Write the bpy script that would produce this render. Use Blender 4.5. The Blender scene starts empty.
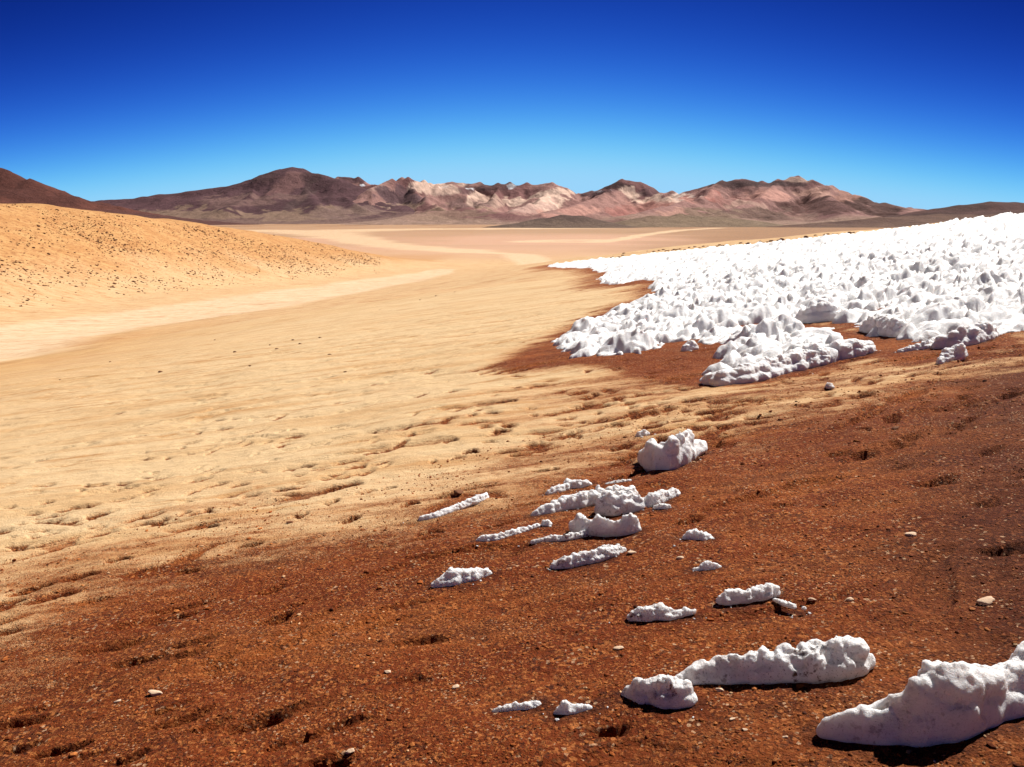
import bpy, math, random
import numpy as np
R = math.radians
rng = np.random.default_rng(7)
random.seed(7)
scene = bpy.context.scene
COL = scene.collection

# ------------------------------------------------------------------ camera
FPX, CX, CY, HORIZ = 804.0, 512.0, 383.5, 219.0
EYE = np.array([0.0, 0.0, 1.6])
PITCH = math.atan((CY-HORIZ)/FPX)
cam = bpy.data.cameras.new('camera'); camo = bpy.data.objects.new('camera', cam)
COL.objects.link(camo); camo.location = EYE
camo.rotation_euler = (R(90)-PITCH, 0, 0)
cam.sensor_width = 36; cam.lens = 36*FPX/1024
cam.clip_start = 0.05; cam.clip_end = 80000
scene.camera = camo

# ------------------------------------------------------------------ sky and sun
SUN_EL, SUN_AZ = R(51), R(50)            # azimuth clockwise from straight ahead (+y)
world = bpy.data.worlds.new('World'); scene.world = world; world.use_nodes = True
nt = world.node_tree; nt.nodes.clear()
def N(nt, typ, **kw):
    n = nt.nodes.new(typ)
    for k, v in kw.items(): setattr(n, k, v)
    return n
sky = N(nt, 'ShaderNodeTexSky', sky_type='NISHITA', sun_disc=False)
sky.sun_elevation = SUN_EL; sky.sun_rotation = SUN_AZ
sky.altitude = 4500; sky.air_density = 1.0; sky.dust_density = 0.0; sky.ozone_density = 3.0
sep = N(nt, 'ShaderNodeSeparateColor'); comb = N(nt, 'ShaderNodeCombineColor')
nt.links.new(sky.outputs[0], sep.inputs[0])
SKYG = [(4.65, .00141, .32), (4.70, .00063, .65), (4.33, .00049, .95)]   # gamma, gain and ceiling per channel: the deep blue of high thin air
tc = N(nt, 'ShaderNodeTexCoord'); sx = N(nt, 'ShaderNodeSeparateXYZ'); cx = N(nt, 'ShaderNodeCombineXYZ')
nt.links.new(tc.outputs['Generated'], sx.inputs[0])
def wm(op, a, b=0.):
    n = N(nt, 'ShaderNodeMath', operation=op)
    for k, v in ((0, a), (1, b)):
        if isinstance(v, (int, float)): n.inputs[k].default_value = v
        else: nt.links.new(v, n.inputs[k])
    return n.outputs[0]
x2 = wm('MULTIPLY', sx.outputs[0], sx.outputs[0])
zz = wm('MINIMUM', wm('ADD', wm('MULTIPLY', sx.outputs[2], wm('ADD', 1., wm('MULTIPLY', x2, 1.0))), wm('MULTIPLY', x2, .17)), .99)
xs = wm('MULTIPLY', sx.outputs[0], .10)                  # an even sky, a little deeper to both sides
yy = wm('SQRT', wm('MAXIMUM', wm('SUBTRACT', wm('SUBTRACT', 1., wm('MULTIPLY', zz, zz)), wm('MULTIPLY', xs, xs)), 1e-4))
nt.links.new(xs, cx.inputs[0]); nt.links.new(yy, cx.inputs[1]); nt.links.new(zz, cx.inputs[2])
nt.links.new(cx.outputs[0], sky.inputs[0])
for i, (g, m, mx) in enumerate(SKYG):
    v_ = wm('MULTIPLY', wm('POWER', sep.outputs[i], g), -m/mx)
    v_ = wm('MULTIPLY', wm('SUBTRACT', 1., wm('EXPONENT', v_)), mx/(.12*2**.68))
    nt.links.new(v_, comb.inputs[i])
bg = N(nt, 'ShaderNodeBackground'); bg.inputs[1].default_value = 0.12
wo = N(nt, 'ShaderNodeOutputWorld')
nt.links.new(comb.outputs[0], bg.inputs[0]); nt.links.new(bg.outputs[0], wo.inputs[0])
sl = bpy.data.lights.new('sun', 'SUN'); sl.energy = 5.0; sl.angle = R(0.5); sl.color = (1, .965, .91)
so = bpy.data.objects.new('sun', sl); COL.objects.link(so)
so.rotation_euler = (R(90)-SUN_EL, 0, -SUN_AZ+math.pi)   # placed so that light comes from azimuth SUN_AZ
from mathutils import Vector
sd = Vector((math.sin(SUN_AZ)*math.cos(SUN_EL), math.cos(SUN_AZ)*math.cos(SUN_EL), math.sin(SUN_EL)))
so.rotation_euler = sd.to_track_quat('Z', 'Y').to_euler()
vs = scene.view_settings
vs.view_transform = 'Standard'; vs.look = 'None'; vs.gamma = 1; vs.exposure = 0.70; vs.use_curve_mapping = False

# ------------------------------------------------------------------ numpy noise
def _h(*c):
    v = np.zeros(np.broadcast(*c).shape, dtype=np.uint32) + np.uint32(2166136261)
    for a, k in zip(c, (374761393, 668265263, 2147483647, 1274126177)):
        v = v ^ (a.astype(np.int64).astype(np.uint32) * np.uint32(k))
        v = v * np.uint32(16777619); v ^= v >> np.uint32(15)
    v = v * np.uint32(2246822519); v ^= v >> np.uint32(13)
    v = v * np.uint32(3266489917); v ^= v >> np.uint32(16)
    return v.astype(np.float64)/4294967295.0
def vn2(x, y, s=0):
    xi = np.floor(x); yi = np.floor(y); fx = x-xi; fy = y-yi
    fx = fx*fx*fx*(fx*(fx*6-15)+10); fy = fy*fy*fy*(fy*(fy*6-15)+10)
    S = np.full(xi.shape, s)
    a = _h(xi, yi, S); b = _h(xi+1, yi, S); c = _h(xi, yi+1, S); d = _h(xi+1, yi+1, S)
    return (a*(1-fx)+b*fx)*(1-fy)+(c*(1-fx)+d*fx)*fy
def fbm2(x, y, o=4, s=0, g=.5):
    x = np.asarray(x, float); y = np.asarray(y, float)
    t = 0; a = 1; n = 0
    for i in range(o):
        c, q = math.cos(.7*i), math.sin(.7*i)
        t = t + a*(vn2((c*x-q*y)*2**i+13.1*i, (q*x+c*y)*2**i+7.7*i, s+i)*2-1); n += a; a *= g
    return t/n*1.6
def ridged2(x, y, o=4, s=0):
    t = 0; a = 1; n = 0
    for i in range(o):
        c, q = math.cos(.9*i), math.sin(.9*i)
        v = 1-np.abs(vn2((c*x-q*y)*2**i+3.3*i, (q*x+c*y)*2**i+9.1*i, s+i)*2-1)*1.6
        t = t+a*v; n += a; a *= .5
    return t/n
def vn3(p, s=0):
    i = np.floor(p); f = p-i; f = f*f*(3-2*f); S = np.full(len(p), s); out = 0
    for dx in (0, 1):
        for dy in (0, 1):
            for dz in (0, 1):
                w = (f[:,0] if dx else 1-f[:,0])*(f[:,1] if dy else 1-f[:,1])*(f[:,2] if dz else 1-f[:,2])
                out = out+w*_h(i[:,0]+dx, i[:,1]+dy, i[:,2]+dz, S)
    return out*2-1
def sst(a, b, x):
    t = np.clip((x-a)/(b-a), 0, 1); return t*t*(3-2*t)
def smax(a, b, k):
    h = np.clip(.5+.5*(a-b)/k, 0, 1); return b*(1-h)+a*h+k*h*(1-h)

# ------------------------------------------------------------------ rays and terrain
def ray(px, py):
    px = np.asarray(px, float); py = np.asarray(py, float)
    u = (px-CX)/FPX; v = -(py-CY)/FPX
    c, s = math.cos(PITCH), math.sin(PITCH)
    d = np.stack([u, c+v*s, -s+v*c], -1)
    return d/d[..., 1:2]                       # forward component 1
def proj(x, y, z):
    c, s = math.cos(PITCH), math.sin(PITCH)
    z = z-EYE[2]; f = y*c-z*s; w = y*s+z*c
    return CX+FPX*x/f, CY-FPX*w/f
VY = np.array([-1e5, -50, 0, 40, 74, 115, 160, 268, 400, 550, 800, 1300, 1e6])
VZ = np.array([-6, -6.2, -7.3, -8.2, -8.9, -10.1, -11.4, -14.4, -18, -22.4, -30, -38.4, -38.4])
def spl(y):                                    # softened piecewise-linear valley floor
    y = np.asarray(y, float); w = np.clip(np.abs(y)*.12+6, 6, 120)
    return (np.interp(y-w, VY, VZ)+2*np.interp(y, VY, VZ)+np.interp(y+w, VY, VZ))/4
def hill_part(x, y):
    A = np.interp(y, [-200, 60, 120, 170, 215, 250, 300, 350, 400, 2e5], [9, 11, 14, 15.3, 13.5, 11.2, 7.2, 3.2, 0, 0])
    A = A*1.06
    xb = np.interp(y, [-100, 94, 160, 250, 300, 360, 500], [-66, -60, -50, -31, -23, -20, -20])
    t = np.clip((xb-x)/52., 0, None)
    S = t*t*(3-2*t); S = np.where(t > 1, 1, S)
    return A*S, S
def gbase(x, y):
    x = np.asarray(x, float); y = np.asarray(y, float)
    P = .14*x-.05*y
    xc = np.interp(y, [-100, 0, 30, 65, 80, 130, 180, 220, 260, 320], [95, 72, 58, 48, 46, 42, 32, 21, 8, -12])
    s = x-xc
    P = P-.26*np.logaddexp(0, s/5.)*5.
    P = np.maximum(P, -60)
    V = spl(y)
    z = smax(P, V, 2.2)
    H, S = hill_part(x, y)
    z = z+H
    return z
SD = (math.cos(R(14)), math.sin(R(14)))        # direction of the rills and streaks
def streak(x, y):                              # 1 in the small hollows left by melted snow blades
    a = x*SD[0]+y*SD[1]; b = -x*SD[1]+y*SD[0]
    wob = fbm2(x*.8, y*.8, 2, 91)*.25
    n = fbm2(a*1.1, (b+wob)*4.2, 3, 31)
    return sst(.50, .78, n)
def gz(x, y, fine=True):
    x = np.asarray(x, float); y = np.asarray(y, float)
    z = gbase(x, y)
    d = np.hypot(x, y)
    z = z+fbm2(x/23., y/23., 3, 5)*.30*sst(12, 60, d)*(1-.6*sst(300, 900, d))
    z = z+fbm2(x/3.1, y/3.1, 3, 15)*.05*sst(250, 60, d)
    _, S = hill_part(x, y)
    z = z+S*(fbm2(x/12., y/12., 4, 25)*.36)*sst(420, 300, d)
    if fine:
        nf = sst(42, 22, d)
        z = z+nf*(fbm2(x*2.3, y*2.3, 3, 41)*.012+fbm2(x*9, y*9, 3, 44)*.004)
        z = z-nf*streak(x, y)*.028*(.4+.6*sst(1.5, 5, d))
        z = z-pits(x, y)
    return z
PITL = []                                      # x, y, half length, half width, depth
def pits(x, y):
    o = np.zeros(np.shape(x))
    for (px, py, L, W, D, ang) in PITL:
        c, s = math.cos(ang), math.sin(ang)
        m = (np.abs(x-px) < 2*L) & (np.abs(y-py) < 2*L)
        if not m.any(): continue
        dx = x[m]-px; dy = y[m]-py
        a = (dx*c+dy*s)/L; b = (-dx*s+dy*c)/W
        b = b+.4*np.sin(a*2.2+px*3)+fbm2(dx/L*1.6+px, dy/L*1.6, 3, 3)*.45
        q = a*a+np.where(b > 0, (b*1.5)**2, (b*.7)**2)
        o[m] += D*(1.35 if px < 1.2 else .8)*np.clip(1-q, 0, 1)**1.5*1.15
    return o
def hit(px, py, fn=None, r0=1.2, r1=9000.):
    fn = fn or (lambda x, y: gz(x, y, False))
    px = np.atleast_1d(np.asarray(px, float)); py = np.atleast_1d(np.asarray(py, float))
    d = ray(px, py); ts = np.geomspace(r0, r1, 900)
    X = d[:,0,None]*ts; Y = np.broadcast_to(ts, X.shape); Z = EYE[2]+d[:,2,None]*ts
    below = Z < fn(X, Y); k = below.argmax(1); ok = below.any(1)
    lo = ts[np.maximum(k-1, 0)]; hi = ts[k]
    for _ in range(22):
        m = (lo+hi)/2; b = EYE[2]+d[:,2]*m < fn(d[:,0]*m, m)
        hi = np.where(b, m, hi); lo = np.where(b, lo, m)
    P = np.stack([d[:,0]*hi, hi, fn(d[:,0]*hi, hi)], 1)
    P[~ok] = np.nan
    return P
def H1(px, py): return hit([px], [py])[0]
def add_pit(px, py, lpx, D=.05, asp=.26, ang=None):
    p = H1(px, py); d = p[1]; L = lpx/2*d/FPX*1.05
    PITL.append((p[0], p[1], L, max(L*asp, .02+.005*d)*(1.25 if d > 6 else 1.), D, R(14) if ang is None else ang))
for a in [(280,616,30,.05),(62,747,70,.05),(140,660,70,.045),(112,646,90,.03),(330,765,50,.06),(128,757,50,.04),
          (32,588,50,.05),(82,577,40,.05),(10,603,34,.04),(52,597,60,.04),(255,722,90,.03),(610,727,50,.03),
          (270,588,34,.03),(168,706,60,.02),(935,481,60,.07,.3),(1000,549,60,.06,.4),(965,396,30,.06),(970,416,36,.06),(890,417,30,.08),
          (855,419,26,.06),(800,375,46,.05),(758,415,40,.05),(700,426,40,.05),(385,488,28,.08),(445,495,26,.07),(365,492,28,.05),
          (207,526,26,.07),(62,545,30,.05),(155,523,26,.05),(430,533,34,.04),(330,502,22,.06),(300,515,20,.06),(560,437,36,.06),(470,452,20,.06),
          (610,425,30,.06),(545,470,30,.06),(655,425,30,.05),(740,400,40,.05),(860,395,40,.05),(915,375,40,.05),(985,500,40,.04),(780,505,40,.03),
          (690,455,30,.05),(520,455,26,.05),(250,545,30,.05),(190,570,34,.05),(120,560,30,.05),(350,520,26,.05),(410,505,24,.05),(990,450,50,.05),
          (900,445,40,.04),(1010,395,40,.05),(580,405,30,.05),(500,430,24,.05),(450,440,20,.05),(640,395,34,.05),(690,400,30,.05)]:
    add_pit(*a)
rr = np.random.default_rng(3)
for k in range(300):
    px = rr.uniform(0, 760); py = np.interp(px, [0, 760], [545, 395])-abs(rr.normal(0, 55))+8
    add_pit(px, py, rr.uniform(10, 38)*(.6+.8*(py-350)/250), rr.uniform(.012, .03), rr.uniform(.14, .25))

for k in range(110):                            # the hollows among brown soil on the right
    px = rr.uniform(620, 1060); add_pit(px, np.interp(px, [620, 1060], [425, 380])+rr.normal(0, 26), rr.uniform(14, 46), rr.uniform(.02, .05), rr.uniform(.12, .3))
for k in range(26):
    px = rr.uniform(0, 420); add_pit(px, rr.uniform(600, 767), rr.uniform(30, 90), rr.uniform(.01, .03), rr.uniform(.15, .3))
# ------------------------------------------------------------------ mesh and material helpers
def mesh_np(name, V, F):
    V = np.ascontiguousarray(V, dtype=np.float32); F = np.asarray(F, dtype=np.int32); k = F.shape[1]
    m = bpy.data.meshes.new(name)
    m.vertices.add(len(V)); m.vertices.foreach_set('co', V.ravel())
    m.loops.add(F.size); m.loops.foreach_set('vertex_index', F.ravel())
    m.polygons.add(len(F)); m.polygons.foreach_set('loop_start', np.arange(len(F), dtype=np.int32)*k)
    m.update(calc_edges=True)
    m.polygons.foreach_set('use_smooth', np.ones(len(F), dtype=bool))
    return m
def fattr(m, name, a):
    at = m.attributes.new(name, 'FLOAT', 'POINT'); at.data.foreach_set('value', np.ascontiguousarray(a, dtype=np.float32))
def cattr(m, name, a):
    at = m.attributes.new(name, 'FLOAT_COLOR', 'POINT')
    at.data.foreach_set('color', np.ascontiguousarray(np.c_[a, np.ones(len(a))], dtype=np.float32).ravel())
def link(name, m, mat, label=None, cat=None, group=None, kind=None, loc=None, parent=None):
    o = bpy.data.objects.new(name, m); COL.objects.link(o)
    if mat: m.materials.append(mat)
    if loc is not None: o.location = loc
    if parent: o.parent = parent
    for k, v in (('label', label), ('category', cat), ('group', group), ('kind', kind)):
        if v: o[k] = v
    return o
def grid_faces(nr, nc, wrap=False):
    i = np.arange(nr-1)[:, None]*nc; j = np.arange(nc if wrap else nc-1)[None, :]; j2 = (j+1) % nc
    return np.stack([(i+j), (i+j2), (i+nc+j2), (i+nc+j)], -1).reshape(-1, 4)

class MT:
    def __init__(s, name, rough=.9):
        s.m = bpy.data.materials.new(name); s.m.use_nodes = True; s.t = s.m.node_tree; s.t.nodes.clear()
        s.b = s.n('ShaderNodeBsdfPrincipled'); o = s.n('ShaderNodeOutputMaterial'); s.l(s.b.outputs[0], o.inputs[0])
        s.b.inputs['Roughness'].default_value = rough; s.b.inputs['Specular IOR Level'].default_value = .15
        s.pos = s.n('ShaderNodeNewGeometry').outputs['Position']
    def n(s, t, **k): return N(s.t, t, **k)
    def l(s, a, b): s.t.links.new(a, b)
    def put(s, v, sock):
        if isinstance(v, (int, float)): sock.default_value = v
        elif isinstance(v, tuple): sock.default_value = (*v, 1) if len(v) == 3 and len(sock.default_value) == 4 else v
        else: s.l(v, sock)
    def attr(s, name, out='Fac'): return s.n('ShaderNodeAttribute', attribute_name=name).outputs[out]
    def map(s, scale=(1,1,1), rz=0, src=None):
        m = s.n('ShaderNodeMapping'); s.l(src or s.pos, m.inputs[0]); m.inputs['Scale'].default_value = scale
        m.inputs['Rotation'].default_value = (0, 0, rz); return m.outputs[0]
    def noise(s, scale, det=4, vec=None, rough=.5, out=0):
        n = s.n('ShaderNodeTexNoise'); n.inputs['Scale'].default_value = scale; n.inputs['Detail'].default_value = det
        n.inputs['Roughness'].default_value = rough; s.l(vec or s.pos, n.inputs['Vector']); return n.outputs[out]
    def vor(s, scale, vec=None, out='Color', feat='F1'):
        n = s.n('ShaderNodeTexVoronoi', feature=feat); n.inputs['Scale'].default_value = scale
        s.l(vec or s.pos, n.inputs['Vector']); return n.outputs[out]
    def math(s, op, a, b=0., c=0., clamp=False):
        n = s.n('ShaderNodeMath', operation=op, use_clamp=clamp); s.put(a, n.inputs[0]); s.put(b, n.inputs[1]); s.put(c, n.inputs[2]); return n.outputs[0]
    def ss(s, v, a, b, c=0., d=1.):
        n = s.n('ShaderNodeMapRange', interpolation_type='SMOOTHSTEP'); s.put(v, n.inputs[0])
        for i, q in enumerate((a, b, c, d)): n.inputs[i+1].default_value = q
        return n.outputs[0]
    def mix(s, f, a, b, blend='MIX'):
        n = s.n('ShaderNodeMix', data_type='RGBA', blend_type=blend); s.put(f, n.inputs[0]); s.put(a, n.inputs[6]); s.put(b, n.inputs[7]); return n.outputs[2]
    def bump(s, h, strength, dist, nrm=None):
        n = s.n('ShaderNodeBump'); s.put(strength, n.inputs['Strength']); n.inputs['Distance'].default_value = dist
        s.l(h, n.inputs['Height'])
        if nrm: s.l(nrm, n.inputs['Normal'])
        return n.outputs[0]
    def base(s, c): s.put(c, s.b.inputs['Base Color'])
    def normal(s, v): s.l(v, s.b.inputs['Normal'])

# ground: sand, red gravel, pale track, orange hillside
g = MT('ground_sand_and_gravel', .95)
dist = g.n('ShaderNodeVectorMath', operation='LENGTH'); g.l(g.pos, dist.inputs[0]); dist = dist.outputs['Value']
sand = g.mix(g.noise(.35, 5), (.53, .37, .20), (.62, .45, .262))
sand = g.mix(g.ss(g.noise(1., 3, g.map((.25, 1.6, 1), -R(14))), .45, .7), sand, (.51, .325, .16))
sand = g.mix(g.math('MULTIPLY', g.ss(g.noise(1., 6, g.map((.5, 3.2, 1), -R(14)), .68), .53, .66), g.ss(dist, 160, 30)), sand, (.42, .235, .10))
sand = g.mix(g.ss(g.noise(420, 2), .56, .70, 0, .7), sand, (.36, .19, .08))
sand = g.mix(g.ss(g.noise(60, 3), .5, .75, 0, .6), sand, (.38, .19, .07))
orange = g.mix(g.noise(.5, 5), (.50, .30, .125), (.45, .235, .085))
orange = g.mix(g.ss(g.noise(.35, 5, rough=.6), .42, .62, 0, .55), orange, (.33, .135, .04))
ospk = g.ss(g.noise(1.3, 6, g.map((1, 1, 1.8)), .7), .50, .60, 0, .75)
sand = g.mix(g.attr('orange'), sand, orange)
sand = g.mix(g.math('MULTIPLY', g.attr('hill'), ospk), sand, (.22, .085, .03))
plain = g.attr('plain', 'Color'); sand = g.mix(g.attr('plainw'), sand, plain)
track = g.mix(g.noise(.4, 3), (.60, .445, .29), (.64, .475, .31))
sand = g.mix(g.attr('road'), sand, track)
red = g.mix(g.noise(2.2, 5), (.225, .043, .007), (.125, .021, .003))
red = g.mix(g.ss(g.noise(.9, 6, g.map((.5, 1.8, 1), -R(14)), .65), .45, .62, 0, .6), red, (.36, .098, .020))
red = g.mix(g.ss(g.noise(1.6, 6, g.map((.5, 2.0, 1), -R(14)), .65), .50, .66, 0, .7), red, (.10, .022, .006))
red = g.mix(g.math('MULTIPLY', g.attr('vignette_wet'), .8), red, (.055, .012, .004))  # vignette darkening painted into the soil, plus wet soil round the snow pieces
vmix = g.ss(g.noise(3.5, 4, rough=.6), .42, .6)
vc = g.mix(vmix, g.vor(120), g.vor(72)); sepc = g.n('ShaderNodeSeparateColor'); g.l(vc, sepc.inputs[0])
red = g.mix(g.ss(sepc.outputs[0], .55, .9, 0, .7), red, g.mix(g.attr('vignette_wet'), (.52, .18, .05), (.22, .065, .022)))
red = g.mix(g.ss(sepc.outputs[1], .6, .95, 0, .8), red, (.055, .014, .006))
red = g.mix(g.ss(sepc.outputs[2], .93, .98, 0, .8), red, (.55, .33, .19))
st = g.noise(1., 5, g.map((1.1, 4.4, 1), -R(14)), .62)
st2 = g.noise(14., 4)
st3 = g.noise(1., 4, g.map((.35, 1.3, 1), -R(14)), .55)
fld = g.math('ADD', g.attr('red'), g.math('MULTIPLY', g.math('SUBTRACT', st, .5), 2.0))
fld = g.math('ADD', fld, g.math('MULTIPLY', g.math('SUBTRACT', st3, .5), 1.8))
fld = g.math('ADD', fld, g.math('MULTIPLY', g.math('SUBTRACT', st2, .5), .9))
fld = g.math('ADD', fld, g.math('MULTIPLY', g.math('SUBTRACT', g.noise(260, 2), .5), 2.6))
fld = g.math('ADD', fld, g.math('MULTIPLY', g.attr('hollow'), .8))
redw = g.ss(fld, .38, .66)
redw = g.math('MAXIMUM', redw, g.math('MULTIPLY', g.ss(g.math('ADD', g.attr('hollow'), g.math('MULTIPLY', g.math('SUBTRACT', g.noise(30, 4), .5), .5)), .3, .75), .85))
tanw = g.ss(fld, -.25, .5)
sand = g.mix(g.math('MULTIPLY', tanw, .9), sand, g.mix(st2, (.38, .175, .065), (.50, .27, .12)))
g.base(g.mix(redw, sand, red))
near = g.ss(dist, 25, 8)
bs = g.math('MULTIPLY_ADD', redw, .60, .40)
b1 = g.bump(g.vor(95, out='Distance'), bs, .010)
b2 = g.bump(g.noise(45, 6, rough=.65), bs, .028, b1)
b3 = g.bump(g.noise(3.0, 5, g.map((1, 2.4, 1), -R(14)), .6), .7, .05, b2)
g.normal(b3)
GROUND = g.m

def snow_mat(name, dirt, sss=.0):
    s = MT(name, .55); s.b.inputs['Specular IOR Level'].default_value = .25
    c = s.mix(s.noise(9, 3), (.75, .73, .725), (.85, .83, .82))
    if dirt:
        n = s.noise(26, 5, rough=.7); big = s.ss(s.noise(5, 2), .42, .62)
        d = s.math('MULTIPLY', s.ss(n, .54, .64), big)
        sp = s.ss(s.noise(150, 3, rough=.7), .59, .67)
        d = s.math('MAXIMUM', d, s.math('MULTIPLY', sp, .7))
        c = s.mix(s.math('MULTIPLY', s.ss(s.noise(7, 5, rough=.6), .5, .68), .35*dirt), c, (.42, .33, .29))
        c = s.mix(s.math('MULTIPLY', d, dirt), c, (.10, .05, .03))
    s.base(c)
    s.b.inputs['Subsurface Weight'].default_value = sss
    s.b.inputs['Subsurface Radius'].default_value = (1, .85, .75)
    s.b.inputs['Subsurface Scale'].default_value = .07
    b = s.bump(s.noise(170, 4, rough=.75), .8, .006)
    b = s.bump(s.noise(38, 5, rough=.65), .7, .016, b)
    s.normal(b)
    return s.m
SNOW = snow_mat('snow_clean', 0.45, .3)
SNOWD = snow_mat('snow_with_grit', 1., .25)
SNOWF = snow_mat('snow_field_crust', 0, .3)

# ------------------------------------------------------------------ ground sheet
def poly_sd(P, x, y):          # signed distance to a polygon, positive inside
    d = np.full(x.shape, 1e9); ins = np.zeros(x.shape, bool); n = len(P)
    for i in range(n):
        ax, ay = P[i]; bx, by = P[(i+1) % n]
        ex, ey = bx-ax, by-ay; wx, wy = x-ax, y-ay
        t = np.clip((wx*ex+wy*ey)/(ex*ex+ey*ey+1e-12), 0, 1)
        d = np.minimum(d, (wx-ex*t)**2+(wy-ey*t)**2)
        c = ((ay > y) != (by > y)) & (x < (bx-ax)*(y-ay)/((by-ay) if by != ay else 1e-9)+ax)
        ins ^= c
    return np.where(ins, 1, -1)*np.sqrt(d)
def wpoly(pts): 
    P = hit([p[0] for p in pts], [p[1] for p in pts]); return P[:, :2]
SNOW_PX = [(x, y+1.6) for x, y in [(548,263.5),(565,262),(600,259),(635,255.5),(670,251.5),(705,248),(740,244.5),(775,241.5),(810,238),(845,234.5),(880,231.5),(915,227.5),(950,223),(985,219),(1020,215)]]
SNOW_PX2 = [(1150,348),(1060,340),(1024,330),(990,334),(950,340),(915,342),(890,336),(868,336),(852,326),(838,319),(820,322),(800,324),
            (770,323),(745,323),(735,334),(722,342),(700,345),(685,340),(672,341),(655,349),(625,354),(600,356),(575,357),(570,351),(556,346),(549,342),
            (575,333),(600,322),(622,309),(645,300),(662,294),(650,288),(656,281),(640,280),(622,284),(603,284),(600,279),(608,272),(590,268),(560,268)]
A = wpoly(SNOW_PX); B = wpoly(SNOW_PX2)
SNOW_W = np.vstack([A, [[60, 62], [80, 30], [40, 6]], B])
print('snow poly', np.round(SNOW_W, 1).tolist()); open('/tmp/poly.txt','w').write(str(np.round(SNOW_W, 1).tolist()))

def line_d(pts, x, y):         # distance to a polyline and the parameter along it
    d = np.full(x.shape, 1e9); w = np.zeros(x.shape)
    for i in range(len(pts)-1):
        ax, ay, aw = pts[i]; bx, by, bw = pts[i+1]; ex, ey = bx-ax, by-ay
        t = np.clip(((x-ax)*ex+(y-ay)*ey)/(ex*ex+ey*ey+1e-12), 0, 1)
        q = np.hypot(x-ax-ex*t, y-ay-ey*t); k = q < d; d = np.where(k, q, d); w = np.where(k, aw+(bw-aw)*t, w)
    return d, w
def road_pts(l):               # (px, py_upper, py_lower) -> centre x, y and half width
    up = hit([q[0] for q in l], [q[1] for q in l]); lo = hit([q[0] for q in l], [q[2] for q in l])
    c = (up+lo)/2; h = []
    for i in range(len(l)):
        a = c[max(i-1, 0)]; b = c[min(i+1, len(l)-1)]; t = (b-a)[:2]; t = t/np.linalg.norm(t)
        v = (up[i]-lo[i])[:2]; h.append(abs(v[0]*t[1]-v[1]*t[0])/2)
    return [(c[i][0], c[i][1], h[i]) for i in range(len(l))]
MAIN = road_pts([(-140,330,385),(0,328,354),(60,318,343),(130,308,331),(200,299,320),(270,291,309),(330,284,299),(380,276,290),(420,270,281),(445,268,273)])
# farther tracks: (px, py) and half width in metres
def trk(l, w): P = hit([a for a, b in l], [b for a, b in l]); return [(P[i][0], P[i][1], w) for i in range(len(l))]
TRACKS = [road_pts([(262,229,231.5),(300,229,236),(330,231,241),(360,236,246),(400,243,250),(450,247.5,253),(520,252.5,257),(600,257.5,261),(660,261,265)]),
          road_pts([(318,230,234),(380,228.6,230.5),(460,228.2,229.8),(520,228,229.2),(570,227.4,228.6)]),
          road_pts([(540,241,242.6),(590,241.5,243),(620,238,241),(645,233.5,236),(680,229.5,231),(720,227.4,228.4)]),
          road_pts([(600,239.4,240.6),(560,239.6,240.6),(530,240.5,241.5)])]
RED_PX = [(-60,640),(0,608),(60,590),(140,567),(230,548),(330,532),(400,515),(470,500),(540,470),(600,455),(680,438),(760,418),(820,400),
          (900,376),(960,356),(1024,342),(1200,352),(1500,767),(1500,1000),(-600,1000)]
RED_W = wpoly([(p[0], min(p[1], 1000)) for p in RED_PX])
RED2_W = wpoly([(492,366),(530,345),(560,332),(600,312),(640,296),(655,283),(610,288),(592,285),(640,277),(660,272),(760,300),(790,322),(900,332),(1024,330),
                (1024,345),(960,360),(900,368),(870,358),(760,385),(700,388),(640,380),(600,368),(560,368),(520,372)])
MIX_W = wpoly([(600,372),(700,370),(900,350),(1024,345),(1024,420),(900,470),(760,480),(640,450),(560,440),(540,400)])
VIGNETTE_W = wpoly([(560,767),(640,690),(700,640),(800,560),(860,470),(900,400),(960,350),(1100,350),(1500,800),(1400,1000),(560,1000)])  # area of the lower right vignette, painted as darker ground colour

th_c = np.radians(np.concatenate([np.arange(-180, -44, 4.), np.arange(-44, 44, .098), np.arange(44, 180, 4.)]))
rs = [1.25]
while rs[-1] < 16000:
    r = rs[-1]; dr = min(r*r/990., (.0046 if r < 30 else .0062)*r) if r < 420 else .02*r
    rs.append(r+dr)
rs = np.array(rs); print('ground grid', len(rs), len(th_c))
RR, TT = np.meshgrid(rs, th_c, indexing='ij')
X = (RR*np.sin(TT)).ravel(); Y = (RR*np.cos(TT)).ravel()
Z = gz(X, Y)
D = np.hypot(X, Y)
sdr = np.full(X.shape, -5.); m = D < 60; sdr[m] = poly_sd(RED_W, X[m], Y[m])
redf = .5+sdr/np.clip(D*.30, 1., 9)
m = D < 260; s2 = np.full(X.shape, -5.); s2[m] = poly_sd(RED2_W, X[m], Y[m]); redf = np.maximum(redf, .5+s2/np.clip(D*.035, .2, 5))
s3 = np.full(X.shape, -5.); s3[m] = poly_sd(MIX_W, X[m], Y[m]); redf = np.maximum(redf, np.minimum(.42+.25*sst(1.8, 4.5, X), .1+s3/2.5))
sdn = np.full(X.shape, -9.); m = D < 300; sdn[m] = poly_sd(SNOW_W, X[m], Y[m])
redf = np.maximum(redf, np.where(sdn > -4, .95+sdn*.5/np.clip(D*.02, .2, 3), -5)*(X > -100))
redf = np.clip(redf, -1, 1.6)
redf = np.where((D > 90) & (sdn > 2.), np.clip(redf, -1, .2), redf)
vig = np.zeros(X.shape); m = D < 60; vig[m] = sst(-.5, 1.6, poly_sd(VIGNETTE_W, X[m], Y[m])+fbm2(X[m]*.9, Y[m]*.9, 3, 77)*.5)
d0, w0 = line_d(MAIN, X, Y)
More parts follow.
